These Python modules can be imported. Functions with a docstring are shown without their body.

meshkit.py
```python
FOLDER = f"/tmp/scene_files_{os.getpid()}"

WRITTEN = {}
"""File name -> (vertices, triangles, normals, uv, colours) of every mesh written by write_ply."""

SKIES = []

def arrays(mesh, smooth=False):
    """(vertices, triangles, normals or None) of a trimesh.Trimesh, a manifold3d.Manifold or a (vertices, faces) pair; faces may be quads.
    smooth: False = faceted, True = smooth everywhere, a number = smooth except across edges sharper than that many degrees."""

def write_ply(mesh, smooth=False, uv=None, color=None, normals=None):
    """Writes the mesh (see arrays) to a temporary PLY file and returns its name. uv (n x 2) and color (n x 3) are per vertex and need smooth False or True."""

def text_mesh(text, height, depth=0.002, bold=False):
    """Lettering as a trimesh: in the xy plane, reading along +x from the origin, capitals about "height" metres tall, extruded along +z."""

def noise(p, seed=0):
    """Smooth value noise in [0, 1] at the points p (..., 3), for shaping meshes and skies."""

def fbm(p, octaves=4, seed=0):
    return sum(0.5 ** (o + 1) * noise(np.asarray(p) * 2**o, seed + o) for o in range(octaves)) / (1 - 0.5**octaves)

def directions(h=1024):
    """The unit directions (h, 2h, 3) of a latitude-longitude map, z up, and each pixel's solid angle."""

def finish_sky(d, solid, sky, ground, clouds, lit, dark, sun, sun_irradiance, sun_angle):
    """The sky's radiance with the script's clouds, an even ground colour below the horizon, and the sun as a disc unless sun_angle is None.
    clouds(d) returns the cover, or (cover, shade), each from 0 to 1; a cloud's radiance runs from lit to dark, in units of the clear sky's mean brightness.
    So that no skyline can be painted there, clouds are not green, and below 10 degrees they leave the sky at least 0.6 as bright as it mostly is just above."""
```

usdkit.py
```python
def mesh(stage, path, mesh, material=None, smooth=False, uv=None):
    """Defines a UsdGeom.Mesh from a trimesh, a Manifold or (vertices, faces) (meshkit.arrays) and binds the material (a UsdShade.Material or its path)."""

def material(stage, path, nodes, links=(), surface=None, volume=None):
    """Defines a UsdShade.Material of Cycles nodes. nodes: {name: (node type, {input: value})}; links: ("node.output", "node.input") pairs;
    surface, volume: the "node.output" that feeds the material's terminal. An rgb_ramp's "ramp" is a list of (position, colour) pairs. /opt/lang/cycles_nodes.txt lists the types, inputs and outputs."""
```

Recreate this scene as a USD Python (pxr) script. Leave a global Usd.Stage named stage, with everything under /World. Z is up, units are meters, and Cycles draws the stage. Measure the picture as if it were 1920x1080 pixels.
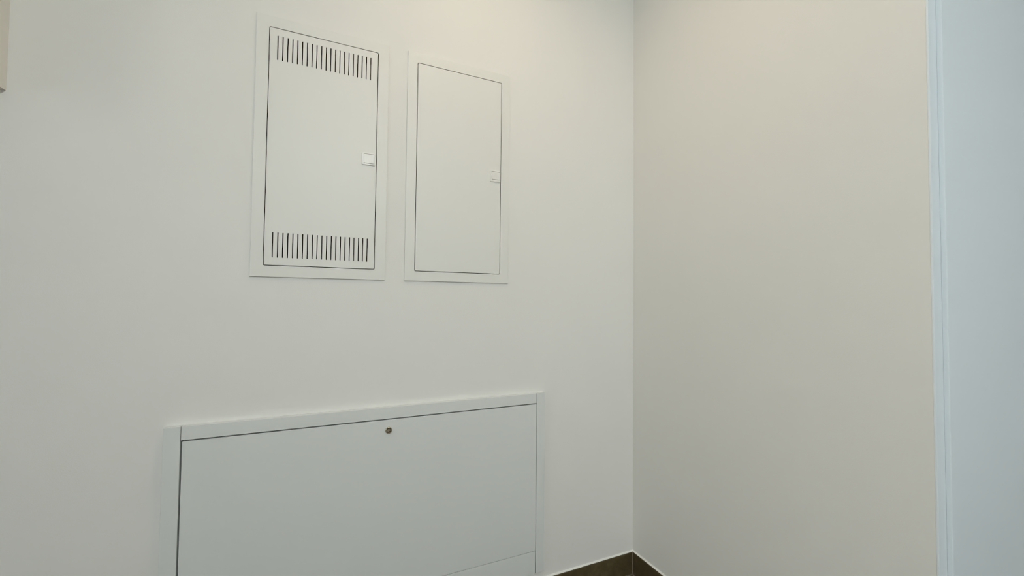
import math
import numpy as np
import trimesh
import manifold3d as m3
from shapely.geometry import Polygon, box as rect
from pxr import Usd, UsdGeom, UsdLux, UsdShade, Gf, Sdf
import usdkit

stage = Usd.Stage.CreateInMemory()
UsdGeom.SetStageUpAxis(stage, UsdGeom.Tokens.z)
UsdGeom.SetStageMetersPerUnit(stage, 1.0)
UsdGeom.Xform.Define(stage, "/World")
UsdGeom.Scope.Define(stage, "/World/Looks")

# ---------------------------------------------------------------- camera, light, exposure
F_PX, CAM = 791.74, (-1.15238, -1.33342, 1.06073)
R_ = (0.9075, -0.41994, 0.00989)
U_ = (-0.02179, -0.02353, 0.99949)
B_ = (-0.41949, -0.90725, -0.03051)
EXPOSURE = 0.03
SPOT_COLOUR, SPOT_STRENGTH = (1.0, 0.785, 0.55), 168.0       # warm recessed ceiling spot above the cabinets
LAMP_COLOUR, LAMP_STRENGTH = (0.915, 0.98, 1.0), 162.0      # cool white round ceiling lamp behind the camera
SKY_COLOUR, SKY_STRENGTH = (1.0, 1.0, 0.92), 0.96          # overcast daylight through the window on the left of the room

cam = UsdGeom.Camera.Define(stage, "/World/Camera")
cam.AddTransformOp().Set(Gf.Matrix4d(*R_, 0, *U_, 0, *B_, 0, *CAM, 1))
cam.CreateHorizontalApertureAttr(36.0)
cam.CreateVerticalApertureAttr(36.0 * 1080 / 1920)
cam.CreateFocalLengthAttr(F_PX / 1920 * 36.0)
cam.CreateClippingRangeAttr(Gf.Vec2f(0.02, 100))
cam.CreateExposureAttr(EXPOSURE)

sky = UsdLux.DomeLight.Define(stage, "/World/Sky")
sky.CreateColorAttr(Gf.Vec3f(*SKY_COLOUR))
sky.CreateIntensityAttr(SKY_STRENGTH)

# ---------------------------------------------------------------- materials
LOOKS = "/World/Looks/"


def paint(name, base, rough, bump=0.0, scale=300.0, dist=0.0006, var=0.0, var_scale=3.0, spec=0.5, metallic=0.0):
    n = {"p": ("principled_bsdf", {"base_color": base, "roughness": rough, "metallic": metallic, "specular_ior_level": spec}),
         "tc": ("texture_coordinate", {})}
    l = []
    if bump:
        n["nz"] = ("noise_texture", {"scale": scale, "detail": 3.0, "roughness": 0.55})
        n["b"] = ("bump", {"strength": bump, "distance": dist})
        l += [("tc.object", "nz.vector"), ("nz.fac", "b.height"), ("b.normal", "p.normal")]
    if var:
        n["vz"] = ("noise_texture", {"scale": var_scale, "detail": 4.0, "roughness": 0.6})
        lo = tuple(c * (1 - var) for c in base)
        hi = tuple(min(1, c * (1 + var)) for c in base)
        n["vr"] = ("rgb_ramp", {"ramp": [(0.25, lo), (0.75, hi)]})
        l += [("tc.object", "vz.vector"), ("vz.fac", "vr.fac"), ("vr.color", "p.base_color")]
    return usdkit.material(stage, LOOKS + name, n, l, surface="p.BSDF")


M_WALL = paint("wall_paint", (0.80, 0.80, 0.775), 0.9, bump=0.25, scale=420, dist=0.0006, var=0.008, var_scale=2.5, spec=0.2)
M_WALL_SCUFFED = usdkit.material(stage, LOOKS + "wall_paint_scuffed", {
    "tc": ("texture_coordinate", {}), "g": ("geometry", {}),
    "nz": ("noise_texture", {"scale": 420.0, "detail": 3.0, "roughness": 0.55}), "b": ("bump", {"strength": 0.25, "distance": 0.0006}),
    "vz": ("noise_texture", {"scale": 2.5, "detail": 4.0, "roughness": 0.6}), "vr": ("rgb_ramp", {"ramp": [(0.25, (0.794, 0.794, 0.769)), (0.75, (0.806, 0.806, 0.781))]}),
    "sub": ("vector_math", {"math_type": "subtract", "vector2": (-0.2788, 0.0, 0.1696)}), "sc": ("vector_math", {"math_type": "multiply", "vector2": (1 / 0.0022, 0.0, 1 / 0.0075)}),
    "ln": ("vector_math", {"math_type": "length"}), "mr": ("map_range", {"from_min": 0.5, "from_max": 1.1, "to_min": 0.35, "to_max": 0.0, "clamp": True}),
    "mx": ("mix_color", {"b": (0.40, 0.40, 0.38)}), "p": ("principled_bsdf", {"roughness": 0.9, "specular_ior_level": 0.2})},
    [("tc.object", "nz.vector"), ("nz.fac", "b.height"), ("b.normal", "p.normal"), ("tc.object", "vz.vector"), ("vz.fac", "vr.fac"), ("g.position", "sub.vector1"), ("sub.vector", "sc.vector1"),
     ("sc.vector", "ln.vector1"), ("ln.value", "mr.value"), ("mr.result", "mx.fac"), ("vr.color", "mx.a"), ("mx.result", "p.base_color")], surface="p.BSDF")
M_CEIL = paint("ceiling_paint", (0.82, 0.82, 0.80), 0.95, spec=0.1)
M_PANEL = paint("powder_coated_white", (0.775, 0.78, 0.75), 0.42, bump=0.05, scale=900, dist=0.0002, spec=0.35)
M_LATCH = paint("white_plastic", (0.79, 0.79, 0.765), 0.35)
M_GREY = paint("powder_coated_cool_white", (0.725, 0.75, 0.74), 0.45, bump=0.05, scale=900, dist=0.0002, spec=0.3)
M_DARK = paint("dark_sheet_steel", (0.035, 0.037, 0.037), 0.7, spec=0.2)
M_BEIGE = paint("cream_enamel", (0.80, 0.775, 0.705), 0.5, spec=0.3)
M_NICKEL = paint("nickel", (0.58, 0.53, 0.42), 0.30, metallic=1.0)
M_NICKEL2 = paint("dull_nickel", (0.55, 0.48, 0.37), 0.40, metallic=1.0)
M_BLACK = paint("lock_recess_black", (0.015, 0.012, 0.008), 0.6)
M_LEAF = paint("door_lacquer", (0.74, 0.80, 0.84), 0.5, bump=0.03, scale=200, dist=0.0003, spec=0.3)
M_SEAL = paint("white_sealant", (0.80, 0.80, 0.77), 0.55)
M_GROUT = paint("tan_grout", (0.24, 0.20, 0.14), 0.9, bump=0.3, scale=600)
M_LEAD = paint("window_frame_white", (0.8, 0.8, 0.8), 0.4)
M_TRIM = paint("lamp_trim_white", (0.8, 0.8, 0.78), 0.4)

M_TILE = usdkit.material(stage, LOOKS + "brown_stoneware", {
    "tc": ("texture_coordinate", {}),
    "n1": ("noise_texture", {"scale": 14.0, "detail": 6.0, "roughness": 0.7, "distortion": 0.6}),
    "r1": ("rgb_ramp", {"ramp": [(0.28, (0.052, 0.039, 0.017)), (0.50, (0.084, 0.064, 0.030)), (0.64, (0.115, 0.090, 0.048)), (0.76, (0.19, 0.16, 0.10))]}),
    "n2": ("noise_texture", {"scale": 160.0, "detail": 3.0}),
    "b": ("bump", {"strength": 0.25, "distance": 0.0006}),
    "p": ("principled_bsdf", {"roughness": 0.5, "specular_ior_level": 0.35})},
    [("tc.object", "n1.vector"), ("tc.object", "n2.vector"), ("n1.fac", "r1.fac"), ("r1.color", "p.base_color"), ("n2.fac", "b.height"), ("b.normal", "p.normal")], surface="p.BSDF")
M_GLASS = usdkit.material(stage, LOOKS + "window_glass", {
    "t": ("transparent_bsdf", {"color": (0.97, 0.98, 0.98)}), "g": ("glossy_bsdf", {"color": (1, 1, 1), "roughness": 0.02}),
    "f": ("fresnel", {"IOR": 1.45}), "m": ("mix_closure", {})},
    [("f.fac", "m.fac"), ("t.BSDF", "m.closure1"), ("g.BSDF", "m.closure2")], surface="m.closure")
M_SPOT = usdkit.material(stage, LOOKS + "spot_glow", {"e": ("emission", {"color": SPOT_COLOUR, "strength": SPOT_STRENGTH})}, surface="e.emission")
M_LAMP = usdkit.material(stage, LOOKS + "lamp_glow", {"e": ("emission", {"color": LAMP_COLOUR, "strength": LAMP_STRENGTH})}, surface="e.emission")

# ---------------------------------------------------------------- helpers
used = {}


def path_of(parent, name):
    base = (str(parent.GetPath()) if parent else "/World") + "/" + name
    k = used.get(base, -1) + 1
    used[base] = k
    return base if k == 0 else f"{base}_{k:03d}"


def obj(name, mesh, mat, parent=None, origin=(0, 0, 0), smooth=30):
    if hasattr(mesh, "to_mesh"):
        q = mesh.to_mesh()
        mesh = trimesh.Trimesh(np.array(q.vert_properties[:, :3], float), np.array(q.tri_verts), process=False)
    mesh = trimesh.Trimesh(mesh.vertices - np.array(origin, float), mesh.faces, process=False)
    return usdkit.mesh(stage, path_of(parent, name), mesh, mat, smooth=smooth).GetPrim()


def thing(name, loc):
    x = UsdGeom.Xform.Define(stage, path_of(None, name))
    x.AddTranslateOp().Set(Gf.Vec3d(*loc))
    return x.GetPrim()


def tag(p, label=None, cat=None, group=None, kind=None):
    for k, v in (("label", label), ("category", cat), ("group", group), ("kind", kind)):
        if v:
            p.SetCustomDataByKey(k, v)
    return p


def structure(name, mesh, mat, label=None, cat=None):
    return tag(obj(name, mesh, mat), label, cat, kind="structure")


def bx(x0, x1, y0, y1, z0, z1):
    return m3.Manifold.cube((x1 - x0, y1 - y0, z1 - z0)).translate((x0, y0, z0))


def hull(pts):
    return m3.Manifold.hull_points(np.asarray(pts, float))


def ring(x0, x1, z0, z1, r, n=6):
    """outline of a rounded rectangle in (x, z)"""
    if r <= 1e-6:
        return [(x0, z0), (x1, z0), (x1, z1), (x0, z1)]
    out = []
    for cx, cz, a in ((x1 - r, z1 - r, 0), (x0 + r, z1 - r, 90), (x0 + r, z0 + r, 180), (x1 - r, z0 + r, 270)):
        for k in range(n + 1):
            t = math.radians(a + 90 * k / n)
            out.append((cx + r * math.cos(t), cz + r * math.sin(t)))
    return out


def plate(x0, x1, z0, z1, y_back, y_front, r=0.0, c=0.0008):
    """a sheet parallel to the back wall whose front edges (towards -y) are eased by c"""
    p = []
    for x, z in ring(x0, x1, z0, z1, r):
        p += [(x, y_back, z), (x, y_front + c, z)]
    for x, z in ring(x0 + c * .3, x1 - c * .3, z0 + c * .3, z1 - c * .3, max(r - c * .3, 0)):
        p.append((x, y_front + c * .3, z))
    for x, z in ring(x0 + c, x1 - c, z0 + c, z1 - c, max(r - c, 0)):
        p.append((x, y_front, z))
    return hull(p)


def punch(x0, x1, z0, z1, r=0.0, y0=-0.1, y1=0.3):
    return hull([(x, y, z) for x, z in ring(x0, x1, z0, z1, r) for y in (y0, y1)])


def open_box(x0, x1, z0, z1, y0, y1, t=0.0015):
    """a sheet-steel box, open towards -y"""
    return bx(x0, x1, y0, y1, z0, z1) - bx(x0 + t, x1 - t, y0 - 1, y1 - t, z0 + t, z1 - t)


def lathe(profile, n=48):
    """(r, h) profile turned about the y axis, h towards -y"""
    m = trimesh.creation.revolve(np.array(profile, float), sections=n)
    v = m.vertices.copy()
    return trimesh.Trimesh(np.c_[v[:, 0], -v[:, 2], v[:, 1]], m.faces, process=False)


# ---------------------------------------------------------------- sizes (metres; back wall is y = 0, right wall x = 0, floor z = 0)
H, W, ZT = 0.727, 0.3535, 1.8472
LX, RX, ZB = -1.3183, -0.9069, 1.8472 - 0.727
TU = 0.005                                          # the two upper frames stand this far off the wall
DW, DT = 0.0308, 0.0306
BX0, BX1, BT, BB = -1.4897, -0.4106, 0.7371, 0.1174  # low cabinet frame
EX0, EX1, ET, EB = -1.4527, -0.4435, 0.7030, 0.1949  # low cabinet door
TL = 0.017
YE = -0.9063                                        # end of the right wall
XL, XR, YR, ZC = -2.8, 1.7, -3.4, 2.5               # rest of the room
SKT, TS = 0.0835, 0.009
SPOT, LAMP = (-0.72, -0.62), (-0.9, -2.9)

# ---------------------------------------------------------------- the room
wall = bx(XL - 0.15, 0.15, 0.0, 0.2, 0.0, ZC)
for x0, x1, z0, z1 in ((LX + .012, LX + W - .012, ZB + .012, ZT - .012), (RX + .012, RX + W - .012, ZB + .012, ZT - .012), (BX0 + .012, BX1 - .012, BB + .012, BT - .012)):
    wall = wall - bx(x0, x1, -0.1, 0.12, z0, z1)
structure("wall_back", wall, M_WALL_SCUFFED)

# the right wall ends at the frame of the door that stands round the corner
structure("wall_right", bx(0.0, 0.055, YE + 0.0012, 0.0, 0.0, ZC), M_WALL)
front = bx(0.055, XR, YE, YE + 0.12, 0, ZC) - bx(0.055, 0.865, YE - 1, YE + 1, -1, 2.03)
structure("wall_front", front, M_WALL)
WY0, WY1, WZ0, WZ1 = -1.9, -0.7, 0.9, 2.1
structure("wall_left", bx(XL - 0.15, XL, YR, 0.0, 0, ZC) - bx(XL - 1, XL + 1, WY0, WY1, WZ0, WZ1), M_WALL)
structure("wall_side", bx(XR, XR + 0.15, YR, YE + 0.12, 0, ZC), M_WALL)
structure("wall_rear", bx(XL - 0.15, XR + 0.15, YR - 0.2, YR, 0, ZC), M_WALL)
ceil = bx(XL - 0.15, XR + 0.15, YR - 0.2, 0.2, ZC, ZC + 0.15) - m3.Manifold.cylinder(0.4, 0.062, 0.062, 64).translate((*SPOT, ZC - 0.1))
structure("ceiling", ceil, M_CEIL)

fl = structure("floor", bx(XL - 0.15, XR + 0.15, YR - 0.2, 0.2, -0.15, -0.0015), M_GROUT)
g = 0.0015
for i in range(8):
    for j in range(6):
        x1, y1 = -0.6 * i + 1.8 - 0.012, -0.6 * j - 0.012
        x0, y0 = x1 - 0.6, y1 - 0.6
        x0, x1, y0 = max(x0, XL), min(x1, XR), max(y0, YR)
        if x1 - x0 < 0.02 or y1 - y0 < 0.02:
            continue
        if x1 > 0 and y0 < YE < y1:
            pieces = [(x0, min(x1, -0.0), y0, y1), (max(x0, 0), x1, y0, YE)]
        elif x1 > 0 and y0 >= YE:
            pieces = [(x0, min(x1, -0.0), y0, y1)]
        else:
            pieces = [(x0, x1, y0, y1)]
        for a, b, c, d in pieces:
            if b - a > 0.02 and d - c > 0.02:
                p = [(x, y, -0.0015 + 1e-5) for x in (a + g, b - g) for y in (c + g, d - g)] + [(x, y, -0.0006) for x in (a + g, b - g) for y in (c + g, d - g)] + [(x, y, 0) for x in (a + 2 * g, b - 2 * g) for y in (c + 2 * g, d - 2 * g)]
                obj("tile", hull(p), M_TILE, fl)


def skirting(name, along, length, last):
    """brown tiles on edge from the room's corner, a bead of white sealant along their top"""
    s = tag(thing(name, (0, 0, 0)), kind="structure")
    k, d0 = 0, TS + 0.0025
    while d0 < length:
        d1 = min(d0 + 0.6, length)
        e = 0.0012
        p = []
        for d, w in ((d0, TS), (d1, TS)):
            p += [(d, 0.0005, 0.002), (d, 0.0005, SKT), (d, w - e, SKT), (d, w, SKT - e), (d, w, 0.002)]
        p = np.array(p)
        q = np.c_[-p[:, 0], -p[:, 1], p[:, 2]] if along == "x" else np.c_[-p[:, 1], -p[:, 0], p[:, 2]]
        obj("tile", hull(q), M_TILE, s)
        d0 = d1 + 0.0025
    def sweep(prof, a, b):
        p = np.array([(d, w, z) for d in (a, b) for w, z in prof])
        return hull(np.c_[-p[:, 0], -p[:, 1], p[:, 2]] if along == "x" else np.c_[-p[:, 1], -p[:, 0], p[:, 2]])
    obj("sealant", sweep([(0, SKT + 0.0002), (0, SKT + 0.0034), (0.0022, SKT + 0.0022), (TS * 0.72, SKT + 0.0002)], 0.001, length), M_SEAL, s)
    if along == "x":
        obj("corner_grout", bx(-TS - 0.0026, -0.0005, -TS - 0.0024, -0.0005, 0.001, SKT - 0.001), M_GROUT, s)
    return s


skirting("baseboard_back", "x", -XL, None)
skirting("baseboard_right", "y", -YE - 0.004, None)

# white door in the front wall, right beside the corner: flat frame, rebated leaf standing proud of it
d1 = tag(thing("door_1", (0.0, YE, 0.0)), kind="structure")


def fr(p):
    return hull(p)


def upright(x0, x1, y0, y1, z0, z1, c=0.003):
    return hull([(x, y, z) for z in (z0, z1) for x, y in ((x0, y0), (x1, y0), (x0, y1 + c), (x1, y1 + c), (x0 + c * .3, y1 + c * .3), (x1 - c * .3, y1 + c * .3), (x0 + c, y1), (x1 - c, y1))])


FO = (0, YE, 0)
LF = 0.0335
obj("frame", upright(0.0003, 0.0545, YE + 0.0010, YE - 0.003, 0.0, ZC, c=0.002), M_LEAF, d1, FO)
obj("frame", upright(0.845, 0.915, YE - 0.0002, YE - 0.003, 0.0, 2.075), M_LEAF, d1, FO)
obj("frame", upright(0.0555, 0.8445, YE - 0.0002, YE - 0.003, 2.005, 2.075), M_LEAF, d1, FO)
obj("leaf", upright(LF, 0.87, YE - 0.0034, YE - 0.0125, 0.006, 2.03) + bx(0.058, 0.843, YE - 0.0036, YE + 0.028, 0.008, 2.003), M_LEAF, d1, FO)

# window in the left wall, outside the picture (daylight)
WO = (XL, (WY0 + WY1) / 2, WZ0)
w1 = tag(thing("window_1", WO), kind="structure")
e = 0.002
obj("frame", bx(XL - 0.12, XL - 0.05, WY0 + e, WY1 - e, WZ0 + e, WZ1 - e) - bx(XL - 1, XL + 1, WY0 + .05, WY1 - .05, WZ0 + .05, WZ1 - .05), M_LEAD, w1, WO)
obj("pane", bx(XL - 0.088, XL - 0.082, WY0 + .051, WY1 - .051, WZ0 + .051, WZ1 - .051), M_GLASS, w1, WO)

# ---------------------------------------------------------------- the two flush cabinets
def latch(parent, x0, x1, z0, z1, bx0, bx1, bz0, bz1, org, yf):
    """raised square latch: rounded bezel with a push plate sunk in it"""
    l = obj("latch", plate(x0, x1, z0, z1, yf - 0.00005, yf - 0.0030, r=0.003, c=0.0012) - punch(bx0, bx1, bz0, bz1, 0.0015, yf - 0.01, yf - 0.0004), M_LATCH, parent, org)
    obj("latch_button", plate(bx0 + .0011, bx1 - .0011, bz0 + .0011, bz1 - .0011, yf - 0.00045, yf - 0.0036, r=0.0012, c=0.0007), M_LATCH, l, org)


def flush_cabinet(x, label, slots, latch_box):
    org = (x + W / 2, 0.0, ZB)
    t = tag(thing("distribution_cabinet", org), label, "cabinet")
    hx0, hx1, hz0, hz1 = x + DW, x + W - DW, ZB + DT, ZT - DT
    obj("frame", plate(x, x + W, ZB, ZT, -0.0001, -TU, r=0.001, c=0.0012) - punch(hx0, hx1, hz0, hz1, 0.004), M_PANEL, t, org)
    gap = 0.0019
    door = plate(hx0 + gap, hx1 - gap, hz0 + gap, hz1 - gap, -TU + 0.0015, -TU + 0.0001, r=0.0025, c=0.0005)
    # folded edge of the sheet, so that the gap has depth
    door = door + (bx(hx0 + gap + .0004, hx1 - gap - .0004, -TU + 0.0012, 0.014, hz0 + gap + .0004, hz1 - gap - .0004) - bx(hx0 + gap + .0015, hx1 - gap - .0015, -TU + 0.0012, 1, hz0 + gap + .0015, hz1 - gap - .0015))
    if slots:
        for k in range(21):
            sx = -1.2657 + (1.2657 - 1.0183) * k / 20
            for z1, z0 in ((1.7953, 1.7259), (1.2436, 1.1737)):
                door = door - punch(sx - 0.00125, sx + 0.00125, z0, z1, 0.0011)
    obj("door", door, M_PANEL, t, org)
    latch(t, *latch_box, org, -TU + 0.0001)
    b = open_box(x + .014, x + W - .014, ZB + .014, ZT - .014, 0.0005, 0.10)
    tag(obj("body", b, M_DARK, t, org), "dark inside of the cabinet seen through the gaps")
    return t


flush_cabinet(LX, "white flush wall cabinet with two rows of dark vertical ventilation slots in its door", True,
              (-1.0385, -1.0001, 1.4649, 1.5015, -1.0338, -1.0032, 1.4697, 1.4985))
flush_cabinet(RX, "white flush wall cabinet with a plain door without slots, right of the slotted one", False,
              (-0.6243, -0.5868, 1.4665, 1.5050, -0.6198, -0.5893, 1.4738, 1.5020))

# ---------------------------------------------------------------- the wide low cabinet
org = ((BX0 + BX1) / 2, 0.0, BB)
mc = tag(thing("manifold_cabinet", org), "wide low pale grey wall cabinet with a round key lock, near the skirting", "cabinet")
c = 0.0012
j = 0.0006
obj("upright", plate(BX0, EX0 - 0.0016, BB, BT, -0.0001, -TL, c=c), M_GREY, mc, org)
obj("upright", plate(EX1 + j, BX1, BB, BT, -0.0001, -TL, c=c), M_GREY, mc, org)
obj("top_rail", plate(EX0 - 0.0016 + 2 * j, EX1 - j, ET, BT, -0.0001, -TL, c=c * .7), M_GREY, mc, org)
obj("base_panel", plate(EX0 + 0.0005, EX1 - 0.0014, BB, EB - 0.0012, -0.0001, -TL, c=c * .7), M_GREY, mc, org)
door = plate(EX0 + 0.0022, EX1 - 0.0012, EB + 0.0004, ET - 0.0034, -TL + 0.0014, -TL - 0.0, r=0.0012, c=0.0006)
door = door + (bx(EX0 + .0026, EX1 - .0016, -TL + .0012, 0.010, EB + .0008, ET - .0038) - bx(EX0 + .004, EX1 - .003, -TL + .0012, 1, EB + .0022, ET - .0052))
LKX, LKZ = -0.9473, 0.6689
door = door - m3.Manifold.cylinder(0.1, 0.0082, 0.0082, 48).rotate((90, 0, 0)).translate((LKX, 0.05, LKZ))
obj("door", door, M_GREY, mc, org)
body = open_box(BX0 + .014, BX1 - .014, BB + .014, BT - .014, 0.0005, 0.10)
tag(obj("body", body, M_DARK, mc, org), "dark inside of the cabinet seen through the gaps")


def at(mesh, y=0.0):
    mesh = mesh.copy()
    mesh.apply_translation((LKX, y, LKZ))
    return mesh


lk = tag(obj("lock", at(lathe([(0.0066, 0.0), (0.0066, 0.0034), (0.0072, 0.0042), (0.0084, 0.0042), (0.0096, 0.0030), (0.0099, 0.0002), (0.0081, 0.0002), (0.0081, -0.010), (0.0066, -0.010), (0.0066, 0.0)]), -TL), M_NICKEL, mc, org), "round nickel key lock")
plug = m3.Manifold.cylinder(0.012, 0.0049, 0.0049, 40).rotate((90, 0, 0)).translate((LKX, -TL + 0.0095, LKZ))
key = punch(LKX + 0.0002, LKX + 0.0018, LKZ - 0.0042, LKZ + 0.0032, 0.0006, -TL - 0.01, -TL + 0.006) + punch(LKX + 0.0006, LKX + 0.0034, LKZ - 0.0042, LKZ - 0.0026, 0.0004, -TL - 0.01, -TL + 0.006)
obj("lock_plug", plug - key, M_NICKEL2, lk, org)
obj("lock_recess", at(lathe([(0.0, -0.0098), (0.0066, -0.0098), (0.0066, -0.0105), (0.0, -0.0105)]), -TL) + at(lathe([(0.0050, -0.0030), (0.0065, -0.0030), (0.0065, -0.0095), (0.0050, -0.0095), (0.0050, -0.0030)]), -TL), M_BLACK, lk, org)

# ---------------------------------------------------------------- the box at the left edge of the picture
bxo = (-2.08, 0.0, 1.5236)
wb = tag(thing("wall_box", bxo), "cream surface-mounted wall box cut off by the upper left edge of the photo", "box")
X0, X1, Z0, Z1, D = -2.36, -1.7984, 1.5236, 2.26, 0.16
shell = plate(X0, X1, Z0, Z1, -0.0003, -D, c=0.002) - bx(X0 + .002, X1 - .002, -D + .016, 1, Z0 + .002, Z1 - .002)
shell = bx(X0, X1, -D, -0.0003, Z0, Z1) - bx(X0 + .002, X1 - .002, -D - 1, -0.003, Z0 + .002, Z1 - .002)
obj("body", shell, M_BEIGE, wb, bxo)
obj("cover", plate(X0 + .0005, X1 - .0005, Z0 + .0005, Z1 - .0005, -D - 0.0003, -D - 0.018, r=0.004, c=0.002), M_BEIGE, wb, bxo)

# ---------------------------------------------------------------- the lamps
def turn(profile, at):
    m = trimesh.creation.revolve(np.array(profile, float), sections=64)
    m.apply_translation(at)
    return m


lo = (*SPOT, ZC)
sp = tag(thing("ceiling_spot", lo), "small round recessed spot in the ceiling above the wall cabinets", "lamp")
obj("trim_ring", turn([(0.060, -0.0002), (0.076, -0.0002), (0.076, -0.003), (0.072, -0.005), (0.060, -0.005), (0.057, 0.0), (0.055, 0.05), (0.060, 0.05), (0.060, -0.0002)], lo), M_TRIM, sp, lo)
obj("diffuser", turn([(0.0, 0.012), (0.054, 0.012), (0.054, 0.0495), (0.0, 0.0495)], lo), M_SPOT, sp, lo)

lo = (*LAMP, ZC)
lp = tag(thing("ceiling_lamp", lo), "larger round surface-mounted ceiling lamp with a white opal cover", "lamp")
obj("base", turn([(0.0, -0.0055), (0.145, -0.0055), (0.145, -0.0002), (0.0, -0.0002)], lo), M_TRIM, lp, lo)
obj("cover", turn([(0.0, -0.070), (0.10, -0.070), (0.13, -0.055), (0.14, -0.030), (0.14, -0.006), (0.0, -0.006)], lo), M_LAMP, lp, lo)
